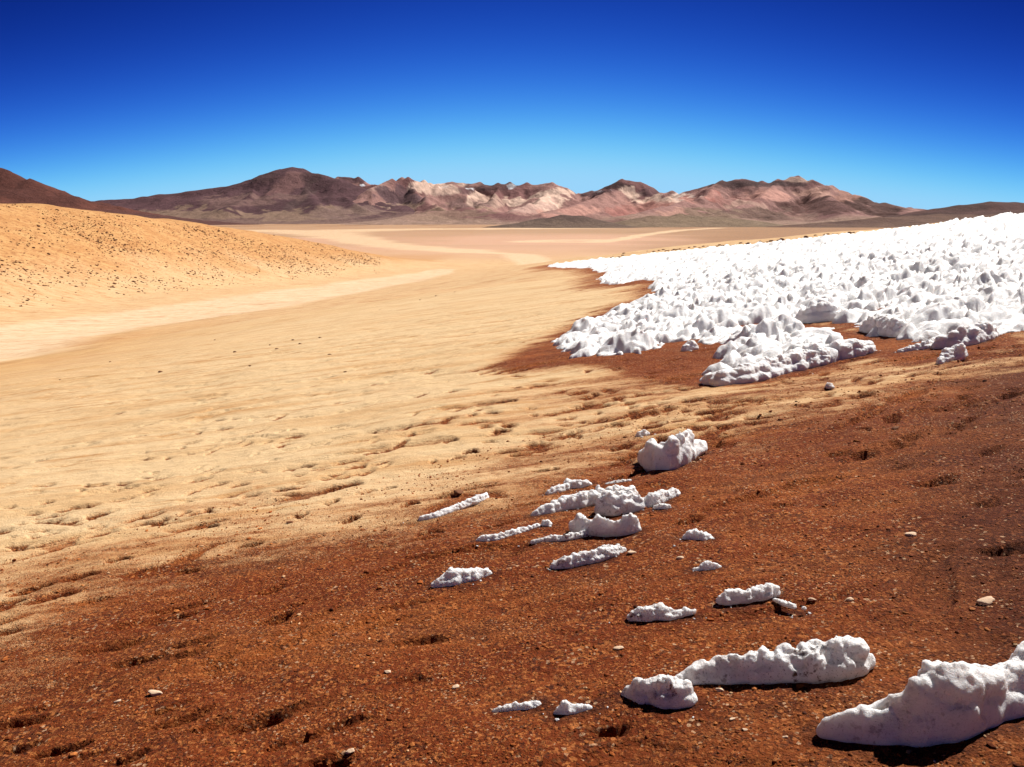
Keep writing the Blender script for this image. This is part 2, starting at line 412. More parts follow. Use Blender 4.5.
road = 1-sst(.70, 1.15, (d0+fbm2(X/6, Y/6, 2, 8)*.6)/np.maximum(w0, .6))
for T in TRACKS:
    m = (D > 200); q, w = line_d(T, X[m], Y[m]); road[m] = np.maximum(road[m], .85*(1-sst(.6, 1.4, q/np.maximum(w, q*0+.5)+fbm2(X[m]/90, Y[m]/90, 3, 9)*.25)))
_, S = hill_part(X, Y)
hillw = sst(.0, .4, S)
orange = sst(.0, .5, S+fbm2(X/12, Y/12, 3, 61)*.15)
orange = np.maximum(orange, sst(1, 22, -X-.18*Y)*.8*sst(95, 40, Y))  # warm lens tint of the left edge painted into the near sand
# colours of the far plain
pw = sst(330, 620, Y+fbm2(X/90, Y/90, 2, 2)*60)
nz = fbm2(X/260, Y/420, 4, 71); nz2 = fbm2(X/700, Y/500, 3, 72)
pc = np.array([.47, .30, .19])*np.ones((len(X), 3))
def blend(c, w):
    global pc
    pc = pc*(1-w[:, None])+np.array(c)*w[:, None]
blend((.47, .29, .205), sst(700, 1100, Y))                                # pinkish flats
blend((.33, .235, .14), sst(.1, .5, nz2+nz*.4)*sst(900, 1500, Y)*.8)       # olive grey
blend((.30, .20, .125), sst(1500, 2600, Y+nz*300)*.9)
blend((.21, .125, .075), sst(.10, .30, X/np.maximum(Y, 1)+nz*.06)*sst(500, 1000, Y))
blend((.13, .075, .05), sst(2600, 4200, Y)*sst(.2, .6, nz)*.6)
ctr = np.array([[0., 0., float(gz(np.array([0.]), np.array([0.]))[0])]])
V = np.vstack([np.c_[X, Y, Z], ctr]); F = grid_faces(len(rs), len(th_c), True)[:, ::-1]
gm = mesh_np('ground', V, F)
# close the middle under the viewer
def app(a): return np.append(a, a[0])
fattr(gm, 'red', app(redf)); fattr(gm, 'road', app(road)); fattr(gm, 'orange', app(orange)); fattr(gm, 'hill', app(hillw)); fattr(gm, 'vignette_wet', app(vig))
hol = np.where(D < 75, np.clip(streak(X, Y), 0, 1)*.75*sst(75, 40, D)*np.clip(.35+redf*.5+.5, 0, 1), 0)+np.clip(pits(X, Y)/.04, 0, 1)
fattr(gm, 'hollow', app(hol)); fattr(gm, 'plainw', app(pw)); cattr(gm, 'plain', np.vstack([pc, pc[:1]]))
ground = link('ground', gm, GROUND, kind='structure')
# the pale track as a sheet of its own, just above the sand
cc = (grid_faces(len(rs), len(th_c), True)[:, ::-1])
fr = road[cc].max(1) * (Y[cc].min(1) < 520)
sel = cc[fr > .02]; u, inv = np.unique(sel, return_inverse=True)
rv = np.c_[X, Y, Z+.004+.00008*D][u]
rm = mesh_np('dirt_road', rv, inv.reshape(-1, 4))
for nme, a in (('red', redf), ('road', road), ('orange', orange), ('hill', hillw), ('vignette_wet', vig), ('hollow', hol), ('plainw', pw)): fattr(rm, nme, a[u])
cattr(rm, 'plain', pc[u])
link('dirt_road', rm, GROUND, kind='structure')
del V, F, cc

# ------------------------------------------------------------------ mountains
def mtn(name, ridges, x0, x1, y0, y1, step, seed, amp, patches, basec, hz=-60., gsc=1., toe=1.7):
    nx = int((x1-x0)/step); ny = int((y1-y0)/(step*1.15))
    gx, gy = np.meshgrid(np.linspace(x0, x1, nx), np.linspace(y0, y1, ny), indexing='ij')
    x = gx.ravel(); y = gy.ravel()
    segs = []
    for rd in ridges:
        W = rd[0]; pts = []
        for (px, py, dd) in rd[1:]:
            q = ray(px, py)*dd; pts.append((q[0], q[1], q[2]+EYE[2]))
        for a, b in zip(pts[:-1], pts[1:]): segs.append((a, b, W))
    def height(x, y):
        wx = x+fbm2(x/420., y/420., 3, seed)*90; wy = y+fbm2(x/420., y/420., 3, seed+9)*90
        z = np.full(x.shape, hz); uu = np.ones(x.shape)
        for a, b, W in segs:
            ex, ey = b[0]-a[0], b[1]-a[1]; t = np.clip(((wx-a[0])*ex+(wy-a[1])*ey)/(ex*ex+ey*ey+1e-9), 0, 1)
            d = np.hypot(wx-a[0]-ex*t, wy-a[1]-ey*t)
            # keep the crest where the silhouette is, warp only the flanks
            d0 = np.hypot(x-a[0]-ex*t, y-a[1]-ey*t); k = sst(0, 260, d0); d = d0*(1-k)+d*k
            top = a[2]+(b[2]-a[2])*t; u = np.clip(d/W, 0, 1)
            h = hz+(top-hz)*(1-u)**toe
            z2 = smax(h, z, 14); uu = np.where(h > z, u, uu); z = z2
        rel = np.clip((z-hz)/400., 0, 1)
        gul = ridged2(x/(230*gsc)+fbm2(x/300, y/300, 2, seed+3)*.5, y/(520*gsc), 6, seed+20)*.8+ridged2(x/(75*gsc)+fbm2(x/120, y/120, 2, seed+4)*.5, y/(260*gsc), 4, seed+28)*.28-.04
        z = z+amp*(gul-.75)*np.clip(uu*5, .08, 1)*rel**.6*sst(1, .75, uu)
        return z
    z = height(x, y)
    c = np.array(basec[0])*np.ones((len(x), 3))
    n1 = fbm2(x/330, y/330, 5, seed+40); n2 = fbm2(x/110, y/110, 4, seed+50)
    zr = (z+38)/350.
    c = c+(np.array(basec[1])-c)*sst(-.2, .6, n1)[:, None]
    c = c+(np.array(basec[2])-c)*(sst(.28, .02, zr+n1*.12))[:, None]
    hts = hit([p[0] for p in patches], [p[1] for p in patches], height, y0*.9, y1) if patches else []
    for p, hp in zip(patches, hts):
        if np.isnan(hp[0]): continue
        px, py, rx, ry, col, wt = p; k = hp[1]/FPX
        q = ((x-hp[0]+(n1+.5*n2)*rx*k*.55)/(rx*k))**2+((z-hp[2]+(n2+n1)*ry*k*.6)/(ry*k))**2+((y-hp[1])/900)**4
        w = wt*sst(1.2, .8, q+n2*.5)
        c = c+(np.array(col)-c)*w[:, None]
    m = mesh_np(name, np.c_[x, y, z], grid_faces(nx, ny)[:, ::-1] if False else grid_faces(nx, ny)[:, ::-1])
    cattr(m, 'rock', np.clip(c, .01, 1))
    o = link(name, m, MOUNT, kind='structure'); return o
mt = MT('mountain_rock', .95)
rc = mt.attr('rock', 'Color')
v = mt.noise(.016, 9, rough=.75); v2 = mt.noise(1, 6, mt.map((.02, .004, .03)), .65)
rc = mt.mix(1, rc, mt.mix(v, (.30, .28, .29), (1.75, 1.77, 1.75)), 'MULTIPLY')
rc = mt.mix(1, rc, mt.mix(v2, (.78, .76, .78), (1.22, 1.22, 1.2)), 'MULTIPLY')
mt.base(rc); mt.normal(mt.bump(mt.noise(.014, 9, rough=.72), 1., 26))
MOUNT = mt.m
PALE = (.60, .42, .33); PINK = (.44, .23, .185); MAR = (.20, .088, .075); DRK = (.055, .027, .027); PUR = (.085, .040, .045); WHT = (.85, .85, .88)
OLV = (.21, .135, .095); TAN = (.33, .225, .155); ROS = (.34, .13, .105)

mtn('red_brown_mountain', [[1500, (-260,120,6200),(-120,140,6200),(-40,158,6200),(0,167,6200),(30,178,6200),(60,192,6150),(95,204,6100),(130,214,6000)]],
    -6200, -900, 4400, 7900, 28, 100, 50, [], [(.10,.034,.024), (.075,.026,.02), (.085,.036,.03)])
mtn('dark_volcano', [[2300, (40,214,9000),(100,200,9000),(160,194,9000),(210,188,9000),(245,182,9000),(262,175,9000),(280,168.5,9000),(292,166.5,9000),(302,168,9000),(325,175,8800),(345,184,8600),(375,196,8400)],
                     [900, (292,168,9000),(306,188,8300),(318,204,7600)], [700, (262,176,9000),(250,194,8100),(225,208,7400)],
                     [500, (325,176,8800),(345,196,8000),(365,208,7500)]],
    -6800, 300, 5800, 10600, 28, 200, 50,
    [(285,185,14,12,(.15,.075,.07),.8),(305,192,7,16,(.075,.045,.042),.6),(240,200,60,6,(.15,.085,.075),.8),(200,214,90,6,OLV,.8),(300,215,60,6,OLV,.8),(265,178,14,5,DRK,.7),(345,212,30,7,(.17,.105,.09),.7),
     (310,178,12,8,DRK,.6)],
    [PUR, (.065,.03,.034), (.15,.09,.075)])
RNG = [[1500, (330,200,9500),(338,176,10200),(358,176,10200),(372,184,10000),(392,184,9600),(402,176.5,9200)],
       [1200, (345,205,8000),(370,188,8200),(392,178,8500),(408,176,8600),(424,179,8700),(436,184,8700),(455,183,8800),(470,186,8900)],
       [1500, (430,182,9300),(452,181,9400),(468,183,9400),(480,181,9300),(498,182,9200),(510,181,9200),(527,181.5,9200),(540,184,9100),(552,181.5,9000),(566,187,9000),(578,193,9000),(592,190,9000),(607,186.5,8800),(622,178.5,8600),(640,181.5,8600),(652,187,8600),(672,190,8600),(686,194,8600),(700,191,8600)],
       [1500, (686,194,8600),(705,186,8300),(722,179.5,8000),(742,178.5,8000),(762,180,8000),(778,178,8000),(798,175,8000),(812,179,7900),(830,187,7700),(858,195,7500),(884,202,7200),(906,209,7000),(935,216,6700),(980,224,6500)],
       [800, (622,180,8600),(600,196,7800),(560,208,7000),(530,216,6400)], [750, (640,183,8600),(668,196,7900),(690,206,7300)],
       [500, (500,184,9200),(492,196,8400),(470,206,7600)], [600, (552,183,9000),(540,197,8300),(512,209,7400)],
       [800, (722,181,8000),(700,196,7300),(662,206,6500),(620,217,5800)], [900, (778,180,8000),(760,198,7000),(720,212,6200)],
       [900, (812,181,7900),(835,200,6900),(850,214,6100)], [600, (408,178,8600),(425,196,7900),(440,206,7400)],
       [1100, (380,222,6000),(430,211,6800),(470,207,7000),(510,213,6600),(560,224,5800)]]
mtn('painted_mountain_range', RNG, -2400, 4400, 4700, 10800, 17, 300, 88,
    [(512,186,4,2,WHT,1),(363,185,3,1.3,WHT,1),(443,187,4,1.0,WHT,.9),(472,188,5,1.0,WHT,.9),(600,191,4,1,WHT,.8),(425,184,11,6,PALE,.9),(445,190,14,7,PALE,.8),(375,188,10,6,(.36,.23,.19),.8),(398,198,26,14,(.10,.055,.06),.9),(410,186,12,8,(.10,.055,.06),.8),(478,197,10,7,PALE,.9),(490,200,18,8,(.42,.28,.22),.8),
     (466,190,9,5,PUR,.7),(500,184,24,5,DRK,.7),(518,197,10,7,PALE,.95),(548,200,20,9,PALE,.95),(535,208,26,6,(.45,.29,.24),.8),(560,186,14,6,PUR,.8),
     (512,181.5,14,2,DRK,.8),(352,179,20,5,PUR,.9),(400,213,60,7,TAN,.6),(440,214,60,7,OLV,.6),(470,205,30,5,(.17,.10,.09),.7),
     (622,183,16,5,DRK,.9),(632,192,14,5,PALE,.95),(660,199,20,5,PALE,.95),(690,196,14,5,(.6,.45,.38),.95),(600,203,30,9,(.30,.16,.135),.9),(570,210,30,6,PINK,.8),(650,206,26,5,PINK,.8),(590,193,16,4,PUR,.8),(652,190,12,5,PUR,.7),
     (640,212,40,6,ROS,.5),(710,197,16,7,ROS,.8),(735,203,22,8,(.27,.13,.11),.8),(735,183,26,5,DRK,.8),(760,184,22,3,DRK,.8),(800,178,14,4,(.36,.24,.19),.95),(790,184,18,3,DRK,.8),(775,196,22,5,PINK,.9),(760,205,16,5,(.40,.25,.2),.8),
     (815,194,16,4,(.42,.24,.19),.95),(845,197,22,4,(.33,.17,.13),.8),(820,206,40,7,(.085,.034,.028),.9),(870,207,34,8,(.075,.034,.028),.9),(760,214,60,5,(.13,.075,.058),.9),(690,215,40,5,OLV,.8),(850,190,20,3,DRK,.6),(670,214,18,4,PINK,.6)],
    [(.27,.145,.125), (.165,.075,.07), (.25,.16,.12)])
mtn('dark_mountain', [[1400, (880,224,6000),(915,214,6000),(935,209,6000),(960,205,6000),(990,201.5,6000),(1015,202,6000),(1050,205,6000),(1110,200,6000),(1200,195,6200)]],
    2300, 7200, 4600, 7800, 28, 500, 45, [], [(.075,.030,.025), (.055,.024,.02), (.07,.035,.028)])
mtn('brown_foothill', [[900, (700,238,3600),(760,230,3900),(820,223,4200),(880,217,4500),(940,214,4800),(1000,213,5000),(1150,212,5000)]],
    100, 5600, 2300, 6200, 26, 600, 24, [], [(.095,.046,.032), (.075,.034,.026), (.12,.066,.045)], toe=1.5)
mtn('dark_mound', [[520, (512,224.5,3950),(540,218,4000),(562,214.5,4000),(582,215.5,4000),(604,222,3950)]],
    -700, 1300, 3300, 4700, 14, 700, 22, [], [(.085,.05,.045), (.07,.04,.036), (.13,.085,.062)], toe=1.4)
mtn('brown_mound', [[520, (612,224,4300),(650,216,4400),(680,213,4500),(720,216,4500),(760,222,4400)]],
    -100, 2000, 3600, 5200, 16, 720, 22, [], [(.17,.105,.075), (.14,.082,.06), (.19,.13,.085)], toe=1.4)

# ------------------------------------------------------------------ the snow field (penitentes): nobody could count the blades
def inpoly(P, x, y):
    ins = np.zeros(x.shape, bool); n = len(P)
    for i in range(n):
        ax, ay = P[i]; bx, by = P[(i+1) % n]
        ins ^= ((ay > y) != (by > y)) & (x < (bx-ax)*(y-ay)/((by-ay) if by != ay else 1e-9)+ax)
    return ins
def domes(P, x, y, cell, asp, hmin, hmax, seed, occ=.85, rk=(.55, .85), pw=2.3):
    a = (x*SD[0]+y*SD[1])/asp; b = -x*SD[1]+y*SD[0]
    ci = np.floor(a/cell); cj = np.floor(b/cell); out = np.zeros(x.shape); S = np.full(x.shape, seed)
    for di in (-1, 0, 1):
        for dj in (-1, 0, 1):
            I = ci+di; J = cj+dj
            fa = (I+.15+.7*_h(I, J, S))*cell; fb = (J+.15+.7*_h(I, J, S+1))*cell
            r = cell*(rk[0]+(rk[1]-rk[0])*_h(I, J, S+2)); H = hmin+(hmax-hmin)*_h(I, J, S+3)**1.4
            wx = (fa*asp)*SD[0]-fb*SD[1]; wy = (fa*asp)*SD[1]+fb*SD[0]
            on = _h(I, J, S+4) < occ
            on &= inpoly(P, wx+SD[0]*cell*asp*.4, wy+SD[1]*cell*asp*.4) & inpoly(P, wx-SD[0]*cell*asp*.4, wy-SD[1]*cell*asp*.4)
            d = np.hypot(a-fa, b-fb)/r
            lean = _h(I, J, S+5)
            ex = .55+.6*lean
            out = np.maximum(out, np.where(on, H*np.clip(1-d**pw, 0, 1)**ex, 0))
    return out
def snow_h(P, x, y, seed=900, k=1.):
    d = np.hypot(x, y)
    wx = x+fbm2(x*3, y*3, 3, seed+30)*.08; wy = y+fbm2(x*3, y*3, 3, seed+31)*.08
    big = domes(P, wx, wy, .34, 2.1, .08*k, .36*k, seed, .62, (.4, .7), 1.4)
    med = domes(P, wx+.1, wy, .18, 1.9, .07*k, .27*k, seed+10, .8, (.4, .75), 1.35)
    sml = domes(P, wx, wy+.05, .095, 1.3, .02, .11, seed+20, .7, (.45, .75), 1.4)
    far = domes(P, wx, wy, .9, 2.0, .14, .48, seed+40, .5, (.3, .5), 1.4)*sst(28, 50, d)
    h = np.maximum(np.maximum(big, med), far); near = d < 120; e = np.ones(x.shape)*2; e[near] = poly_sd(P, x[near], y[near])
    e = e+fbm2(x*.9, y*.9, 3, seed+60)*.7
    sml = sml*sst(-.1, .9, e+.3)
    h = np.where(h > 0, np.maximum(h, sml)+sml*.6, sml)
    h = h*(.72+.28*sst(.0, 1.8, e))*(1.12 if k > 1 else 1.)*(1 if k > 1 else 1.)
    return h
def snow_sheet(name, P, th0, th1, dth, r0, r1, rk, seed, k=1., **kw):
    th = np.radians(np.arange(th0, th1, dth)); rs = [r0]
    while rs[-1] < r1: rs.append(rs[-1]*(1+rk(rs[-1])))
    rs = np.array(rs); print(name, len(rs), len(th))
    RR, TT = np.meshgrid(rs, th, indexing='ij'); x = (RR*np.sin(TT)).ravel(); y = (RR*np.cos(TT)).ravel()
    h = snow_h(P, x, y, seed, k); f = grid_faces(len(rs), len(th))[:, ::-1]
    keep = h[f].max(1) > 0; f = f[keep]; u, inv = np.unique(f, return_inverse=True); f = inv.reshape(-1, 4)
    x, y, h = x[u], y[u], h[u]
    z = gz(x, y, False)
    p = np.c_[x, y, z+np.where(h > 0, h, -.06)]
    # lean and bulge: push the upper parts sideways
    q = np.clip(h/.3, 0, 1.3)[:, None]
    p[:, 0] += (vn3(p*9, 3)*.045+.05)*q[:, 0]; p[:, 1] += (vn3(p*9, 4)*.045+.05)*q[:, 0]
    p[:, 2] += vn3(p*16, 5)*.012
    p[:, 1] -= np.abs(vn3(p*[13, 13, 6], 8))*.05*q[:, 0]
    c = p.mean(0); c[2] = p[:, 2].min()
    m = mesh_np(name, p-c, f)
    return link(name, m, SNOWF, loc=c, **kw)
snow_sheet('snow_field', SNOW_W, 1.5, 41, .075, 8.5, 260, lambda r: .0029 if r < 30 else .0042, 900, kind='stuff',
           label='wide field of jagged white snow blades covering the slope', cat='snow field')
RIDGE_W = wpoly([(703,384),(706,374),(722,358),(730,344),(738,334),(760,325),(800,325),(832,332),(850,342),(874,345),(874,353),(830,362),(785,372),(740,384)])
snow_sheet('snow_bank', RIDGE_W, 11, 27, .05, 7.5, 16, lambda r: .0022, 950, 1.1,
           label='large knobbly white snow bank jutting forward from the snow field', cat='snow bank')

# ------------------------------------------------------------------ separate pieces of snow
ICO = {}
def ico(n):
    if n not in ICO:
        import bmesh
        bm = bmesh.new(); bmesh.ops.create_icosphere(bm, subdivisions=n, radius=1)
        ICO[n] = (np.array([v.co[:] for v in bm.verts]), np.array([[v.index for v in f.verts] for f in bm.faces])); bm.free()
    return ICO[n]
LSP = []
def lump(name, label, spine, cat='snow lump', mat=None, seed=0, group=None, rough=1., wid=.55, knobs=1.):
    """spine: (px, py of the front foot, height in px); a union of blobs, remeshed and eroded"""
    r = np.random.default_rng(1000+seed)
    P = hit([s[0] for s in spine], [s[1] for s in spine]); pts = []
    for s, p in zip(spine, P):
        sdp = (EYE[2]-p[2])/math.dist(EYE, p); h = s[2]*math.dist(EYE, p)/FPX*(1.02 if s[2] > 22 else .92)*(1-.9*sdp*wid*(s[3] if len(s) > 3 else 1)); w = h*wid*(s[3] if len(s) > 3 else 1)
        d = np.array([p[0], p[1]])/math.hypot(p[0], p[1]); pts.append(np.array([p[0]+d[0]*w*.8, p[1]+d[1]*w*.8, h, w]))
    LSP.append([(q[0], q[1], q[3]) for q in pts])
    V0, F0 = ico(2); VV = []; FF = []; n = 0
    def blob(x, y, z, rx, ry, rz):
        nonlocal n
        VV.append(V0*[rx, ry, rz]+[x, y, z]); FF.append(F0+n); n += len(V0)
    hm = max(p[2] for p in pts)
    for a, b in zip(pts[:-1], pts[1:]):
        L = np.hypot(*(b-a)[:2]); st = max(2, int(L/(.32*min(a[3], b[3])+1e-4))); st = min(st, 34)
        for i in range(st+1):
            t = i/st; q = a*(1-t)+b*t; k = r.uniform(.86, 1.06); h = q[2]*k; w = q[3]
            x = q[0]+r.normal(0, .08)*w; y = q[1]+r.normal(0, .10)*w
            z = float(gz(np.array([x]), np.array([y]), False)[0])
            blob(x, y, z+h*.18, w*1.05, w, h*.48)
            blob(x+r.normal(0, .15)*w, y+r.normal(0, .15)*w, z+h*.58, w*r.uniform(.6, .85), w*r.uniform(.4, .6), h*.40)
            if r.random() < .25*knobs:
                blob(x+r.normal(0, .25)*w, y+r.normal(0, .2)*w, z+h*r.uniform(.72, .86), w*.30, w*.26, h*r.uniform(.16, .24))
    vx = max(.0035, min(hm*.036, .016))
    m = mesh_np(name, np.vstack(VV), np.vstack(FF)); o = bpy.data.objects.new(name, m); COL.objects.link(o)
    md = o.modifiers.new('r', 'REMESH'); md.mode = 'VOXEL'; md.voxel_size = vx
    ms = o.modifiers.new('s', 'SMOOTH'); ms.factor = .5; ms.iterations = 9
    dg = bpy.context.evaluated_depsgraph_get(); dg.update(); me = bpy.data.meshes.new_from_object(o.evaluated_get(dg))
    bpy.data.objects.remove(o); bpy.data.meshes.remove(m); me.name = name
    k = len(me.vertices); co = np.empty(k*3, np.float32); me.vertices.foreach_get('co', co); co = co.reshape(-1, 3).astype(float)
    nr = np.empty(k*3, np.float32); me.vertices.foreach_get('normal', nr); nr = nr.reshape(-1, 3)
    s = hm
    rough = rough*(.5+.5*float(sst(.05, .16, np.array([s])).item()))
    dis = vn3(co/(s*.42)+seed, 1)*.11*s-np.abs(vn3(co/(s*.30)+seed, 2))*.11*s*rough+.03*s-np.abs(vn3(co/(s*.13), 3))*.042*s*rough+vn3(co/(max(s*.06, vx*1.8)), 4)*.014*s*rough+vn3(co/(vx*1.8), 6)*vx*.5+vn3(co/(vx*3.5), 7)*vx*.6
    up = np.clip(nr[:, 2]*.7+.55, .25, 1.15)
    zf = (co[:, 2]-co[:, 2].min())/max(np.ptp(co[:, 2]), 1e-3)
    up = up*(.30+.85*sst(.38, .85, zf+vn3(co/(s*.3), 9)*.12))
    co = co+nr*(dis*up)[:, None]
    c = np.array([pts[len(pts)//2][0], pts[len(pts)//2][1], 0]); c[2] = float(gz(c[:1], c[1:2], False)[0])
    me.vertices.foreach_set('co', np.ascontiguousarray(co-c, dtype=np.float32).ravel())
    me.polygons.foreach_set('use_smooth', np.ones(len(me.polygons), bool)); me.materials.clear(); me.update()
    return link(name, me, mat or SNOW, label, cat, group, loc=c)
BL, LU, CH = 'snow_ridge', 'snow_lump', 'snow_chunk'
G1 = 'melting pieces of snow on the red gravel'
lump(BL, 'largest, thick white snow blade in the near right corner, running out of frame', [(822,738,18),(850,742,36,.8),(885,744,46,.85),(915,744,62,.72),(943,740,80,.66),(972,728,66,.7),(995,716,52,.85),(1022,704,52,.9),(1060,694,58,.9),(1100,690,36,1)], 'snow ridge', SNOW, 1, G1)
lump(BL, 'long smooth snow blade with a peaked right end and grey smudge, behind the nearest lumps', [(678,688,18),(700,684,26),(735,682,32),(780,681,32),(815,679,34),(838,676,44),(850,673,36),(870,667,13)], 'snow ridge', SNOWD, 2, G1, wid=.5)
lump(LU, 'rounded gritty snow lump touching the left end of the long smooth blade', [(626,698,14),(640,703,28),(665,708,36),(685,706,28),(692,703,14)], 'snow lump', SNOWD, 3, G1, wid=.5)
lump(CH, 'low thin snow strip, nearest to the bottom edge, left of the pointed chunk', [(494,714,7),(510,712,11),(526,711,11),(538,708,10)], 'snow chunk', SNOWD, 4, G1)
lump(CH, 'small pointed snow chunk with a black shadow, between thin strip and gritty lump', [(556,716,8),(566,716,20,.7),(576,714,13),(590,710,7)], 'snow chunk', SNOWD, 5, G1)
lump(LU, 'humped speckled snow lump with a narrow tail at its right', [(632,621,12),(642,621,19),(660,620,19),(674,619,12),(684,616,9),(694,614,5)], 'snow lump', SNOWD, 6, G1)
lump(BL, 'short knobbly snow blade left of a flat snow flake', [(721,604,12),(728,604,17),(745,602,15),(760,600,17),(775,596,14)], 'snow ridge', SNOW, 7, G1)
lump(CH, 'flat little snow flake at the right end of the short knobbly blade', [(774,601,4),(786,607,7,1.5),(794,609,6,1.2)], 'snow chunk', SNOW, 8, G1)
lump(CH, 'tiny round crumb of snow right of the flat flake', [(803,610,5),(805,610,5)], 'snow chunk', SNOW, 9, G1)
lump(LU, 'small square snow lump standing alone right of the cluster', [(685,542,9),(692,542,16),(702,542,12),(709,541,9)], 'snow lump', SNOW, 10, G1)
lump(CH, 'small peaked snow chunk with a crumb at its left foot', [(694,572,6),(699,572,6),(706,571,13,.8),(713,570,8),(721,568,3)], 'snow chunk', SNOW, 11, G1)
lump(LU, 'clean white wedge of snow, lowest left of all the pieces', [(434,588,8),(446,587,17),(458,585,20),(474,581,16),(490,575,7)], 'snow lump', SNOW, 12, G1, rough=.7)
lump(BL, 'slanting snow blade peppered with black grit, in front of the cluster', [(553,569,8),(565,568,15),(585,564,16),(603,560,17),(614,556,14),(624,552,6)], 'snow ridge', SNOWD, 13, G1)
lump(BL, 'thin low snow blade under the left side of the cluster', [(532,544,5),(550,542,8),(568,540,8),(586,536,8)], 'snow ridge', SNOWD, 14, G1)
lump(BL, 'thin greyish snow blade left of the cluster', [(479,543,8),(495,541,9),(512,536,8),(526,531,6),(538,527,5)], 'snow ridge', SNOWD, 15, G1)
lump(BL, 'leftmost thin snow blade rising to a white tip at the sand edge', [(420,521,6),(436,518,7),(452,512,8),(468,506,8),(480,502,10),(486,499,8)], 'snow ridge', SNOW, 16, G1)
lump(LU, 'small arched snow lump at the top left of the cluster', [(548,495,6),(558,493,10),(570,489,12),(582,488,10),(589,487,7)], 'snow lump', SNOW, 17, G1)
lump(BL, 'long back blade of the cluster with a sloping left end', [(533,517,7),(548,514,13),(565,510,17),(582,506,20),(600,502,18),(618,500,18),(632,497,14)], 'snow ridge', SNOW, 18, G1)
lump(BL, 'right arm of the cluster ending in a thin upturned tip', [(630,508,14),(645,508,14),(654,506,18,.7),(664,501,13),(678,495,7)], 'snow ridge', SNOW, 19, G1)
lump(LU, 'knobbly mound of snow in the middle of the cluster', [(602,514,22),(615,514,26),(628,512,24),(640,510,16)], 'snow lump', SNOWD, 20, G1, wid=.45)
lump(LU, 'tall bulging front mound of the cluster with three knobs', [(574,531,14),(581,533,22,.7),(589,534,17,.7),(600,535,23,.7),(610,535,19,.7),(618,535,18,.7),(628,534,24,.65),(638,532,13,.7)], 'snow lump', SNOW, 21, G1, wid=.42)
lump(CH, 'little snow chip under the right arm of the cluster', [(655,510,6),(663,510,8),(670,509,5)], 'snow chunk', SNOW, 22, G1)
lump(CH, 'tiny snow crumb left of the front mound of the cluster', [(544,526,8),(549,526,8)], 'snow chunk', SNOW, 23, G1)
lump(CH, 'thin snow sliver behind the cluster', [(606,486,4),(618,484,5),(630,482,4)], 'snow chunk', SNOWD, 24, G1)
lump(LU, 'big upright white snow lump standing alone on the sand', [(643,462,14),(651,468,30,.6),(658,471,27,.6),(668,470,38,.7),(678,466,37,.6),(687,460,30,.6),(694,455,17),(703,451,12)], 'snow lump', SNOW, 25, 'separate snow lumps on the sandy slope', rough=.7, wid=.5)
lump(CH, 'tiny pointed snow chip above the big upright lump', [(638,437,6),(643,436,8),(648,435,4)], 'snow chunk', SNOW, 26, 'separate snow lumps on the sandy slope')
lump(CH, 'small snow dot on brown soil below the snow bank', [(828,388,7),(831,388,6)], 'snow chunk', SNOW, 27, 'separate snow lumps on the sandy slope')
G3 = 'snow pieces at the edge of the snow field'
lump(LU, 'small tilted snow lump lying in front of the log-like snow blade', [(939,364,6),(948,361,14),(957,359,16,.8),(963,357,8)], 'snow lump', SNOWF, 28, G3)
lump(BL, 'smooth log-like snow blade at the right edge of the snow field', [(938,349,12),(952,348,17),(968,345,19),(982,341,18),(992,337,12)], 'snow ridge', SNOWF, 29, G3, rough=.4, knobs=.3)
lump(BL, 'flat thin snow wedge in front of the log-like blade', [(899,353,4),(912,351,6),(926,349,9),(940,344,9)], 'snow ridge', SNOWF, 30, G3)
lump(LU, 'little round snow lump left of the jutting snow bank', [(684,351,7),(690,350,11),(696,349,6)], 'snow lump', SNOWF, 31, G3)
lump(LU, 'smooth cylinder of snow ending the jutting snow bank', [(822,361,17),(840,359,19),(856,356,18),(867,353,14)], 'snow lump', SNOWF, 32, G3, rough=.3, knobs=.1)
lump(LU, 'hunched snow lump standing in the brown gap behind the jutting bank', [(868,332,14),(880,334,20),(898,337,17)], 'snow lump', SNOWF, 33, G3)
lump(LU, 'dark-footed snow lump above the brown gap', [(798,323,12),(812,323,19),(828,321,20),(838,319,12)], 'snow lump', SNOWF, 35, G3, rough=.5)
lump(LU, 'long smooth front lip of the jutting snow bank', [(706,384,10),(722,386,19),(745,383,22),(770,377,22),(795,371,21),(818,364,22)], 'snow lump', SNOWF, 36, G3, rough=.6, knobs=.5, wid=.7)

# wet dark soil round the melting pieces
m = (D < 26); xm, ym = X[m], Y[m]; wet = np.zeros(xm.shape)
for L in LSP:
    if L[0][1] > 14: continue
    q, w = line_d(L, xm, ym); wet = np.maximum(wet, sst(1., .0, (q-w*.9)/(.05+w*.7)+fbm2(xm*7, ym*7, 3, 12)*.5))
vig_wet = vig.copy(); vig_wet[m] = np.maximum(vig_wet[m], wet*.9)
gm.attributes['vignette_wet'].data.foreach_set('value', np.append(vig_wet, 0).astype(np.float32))
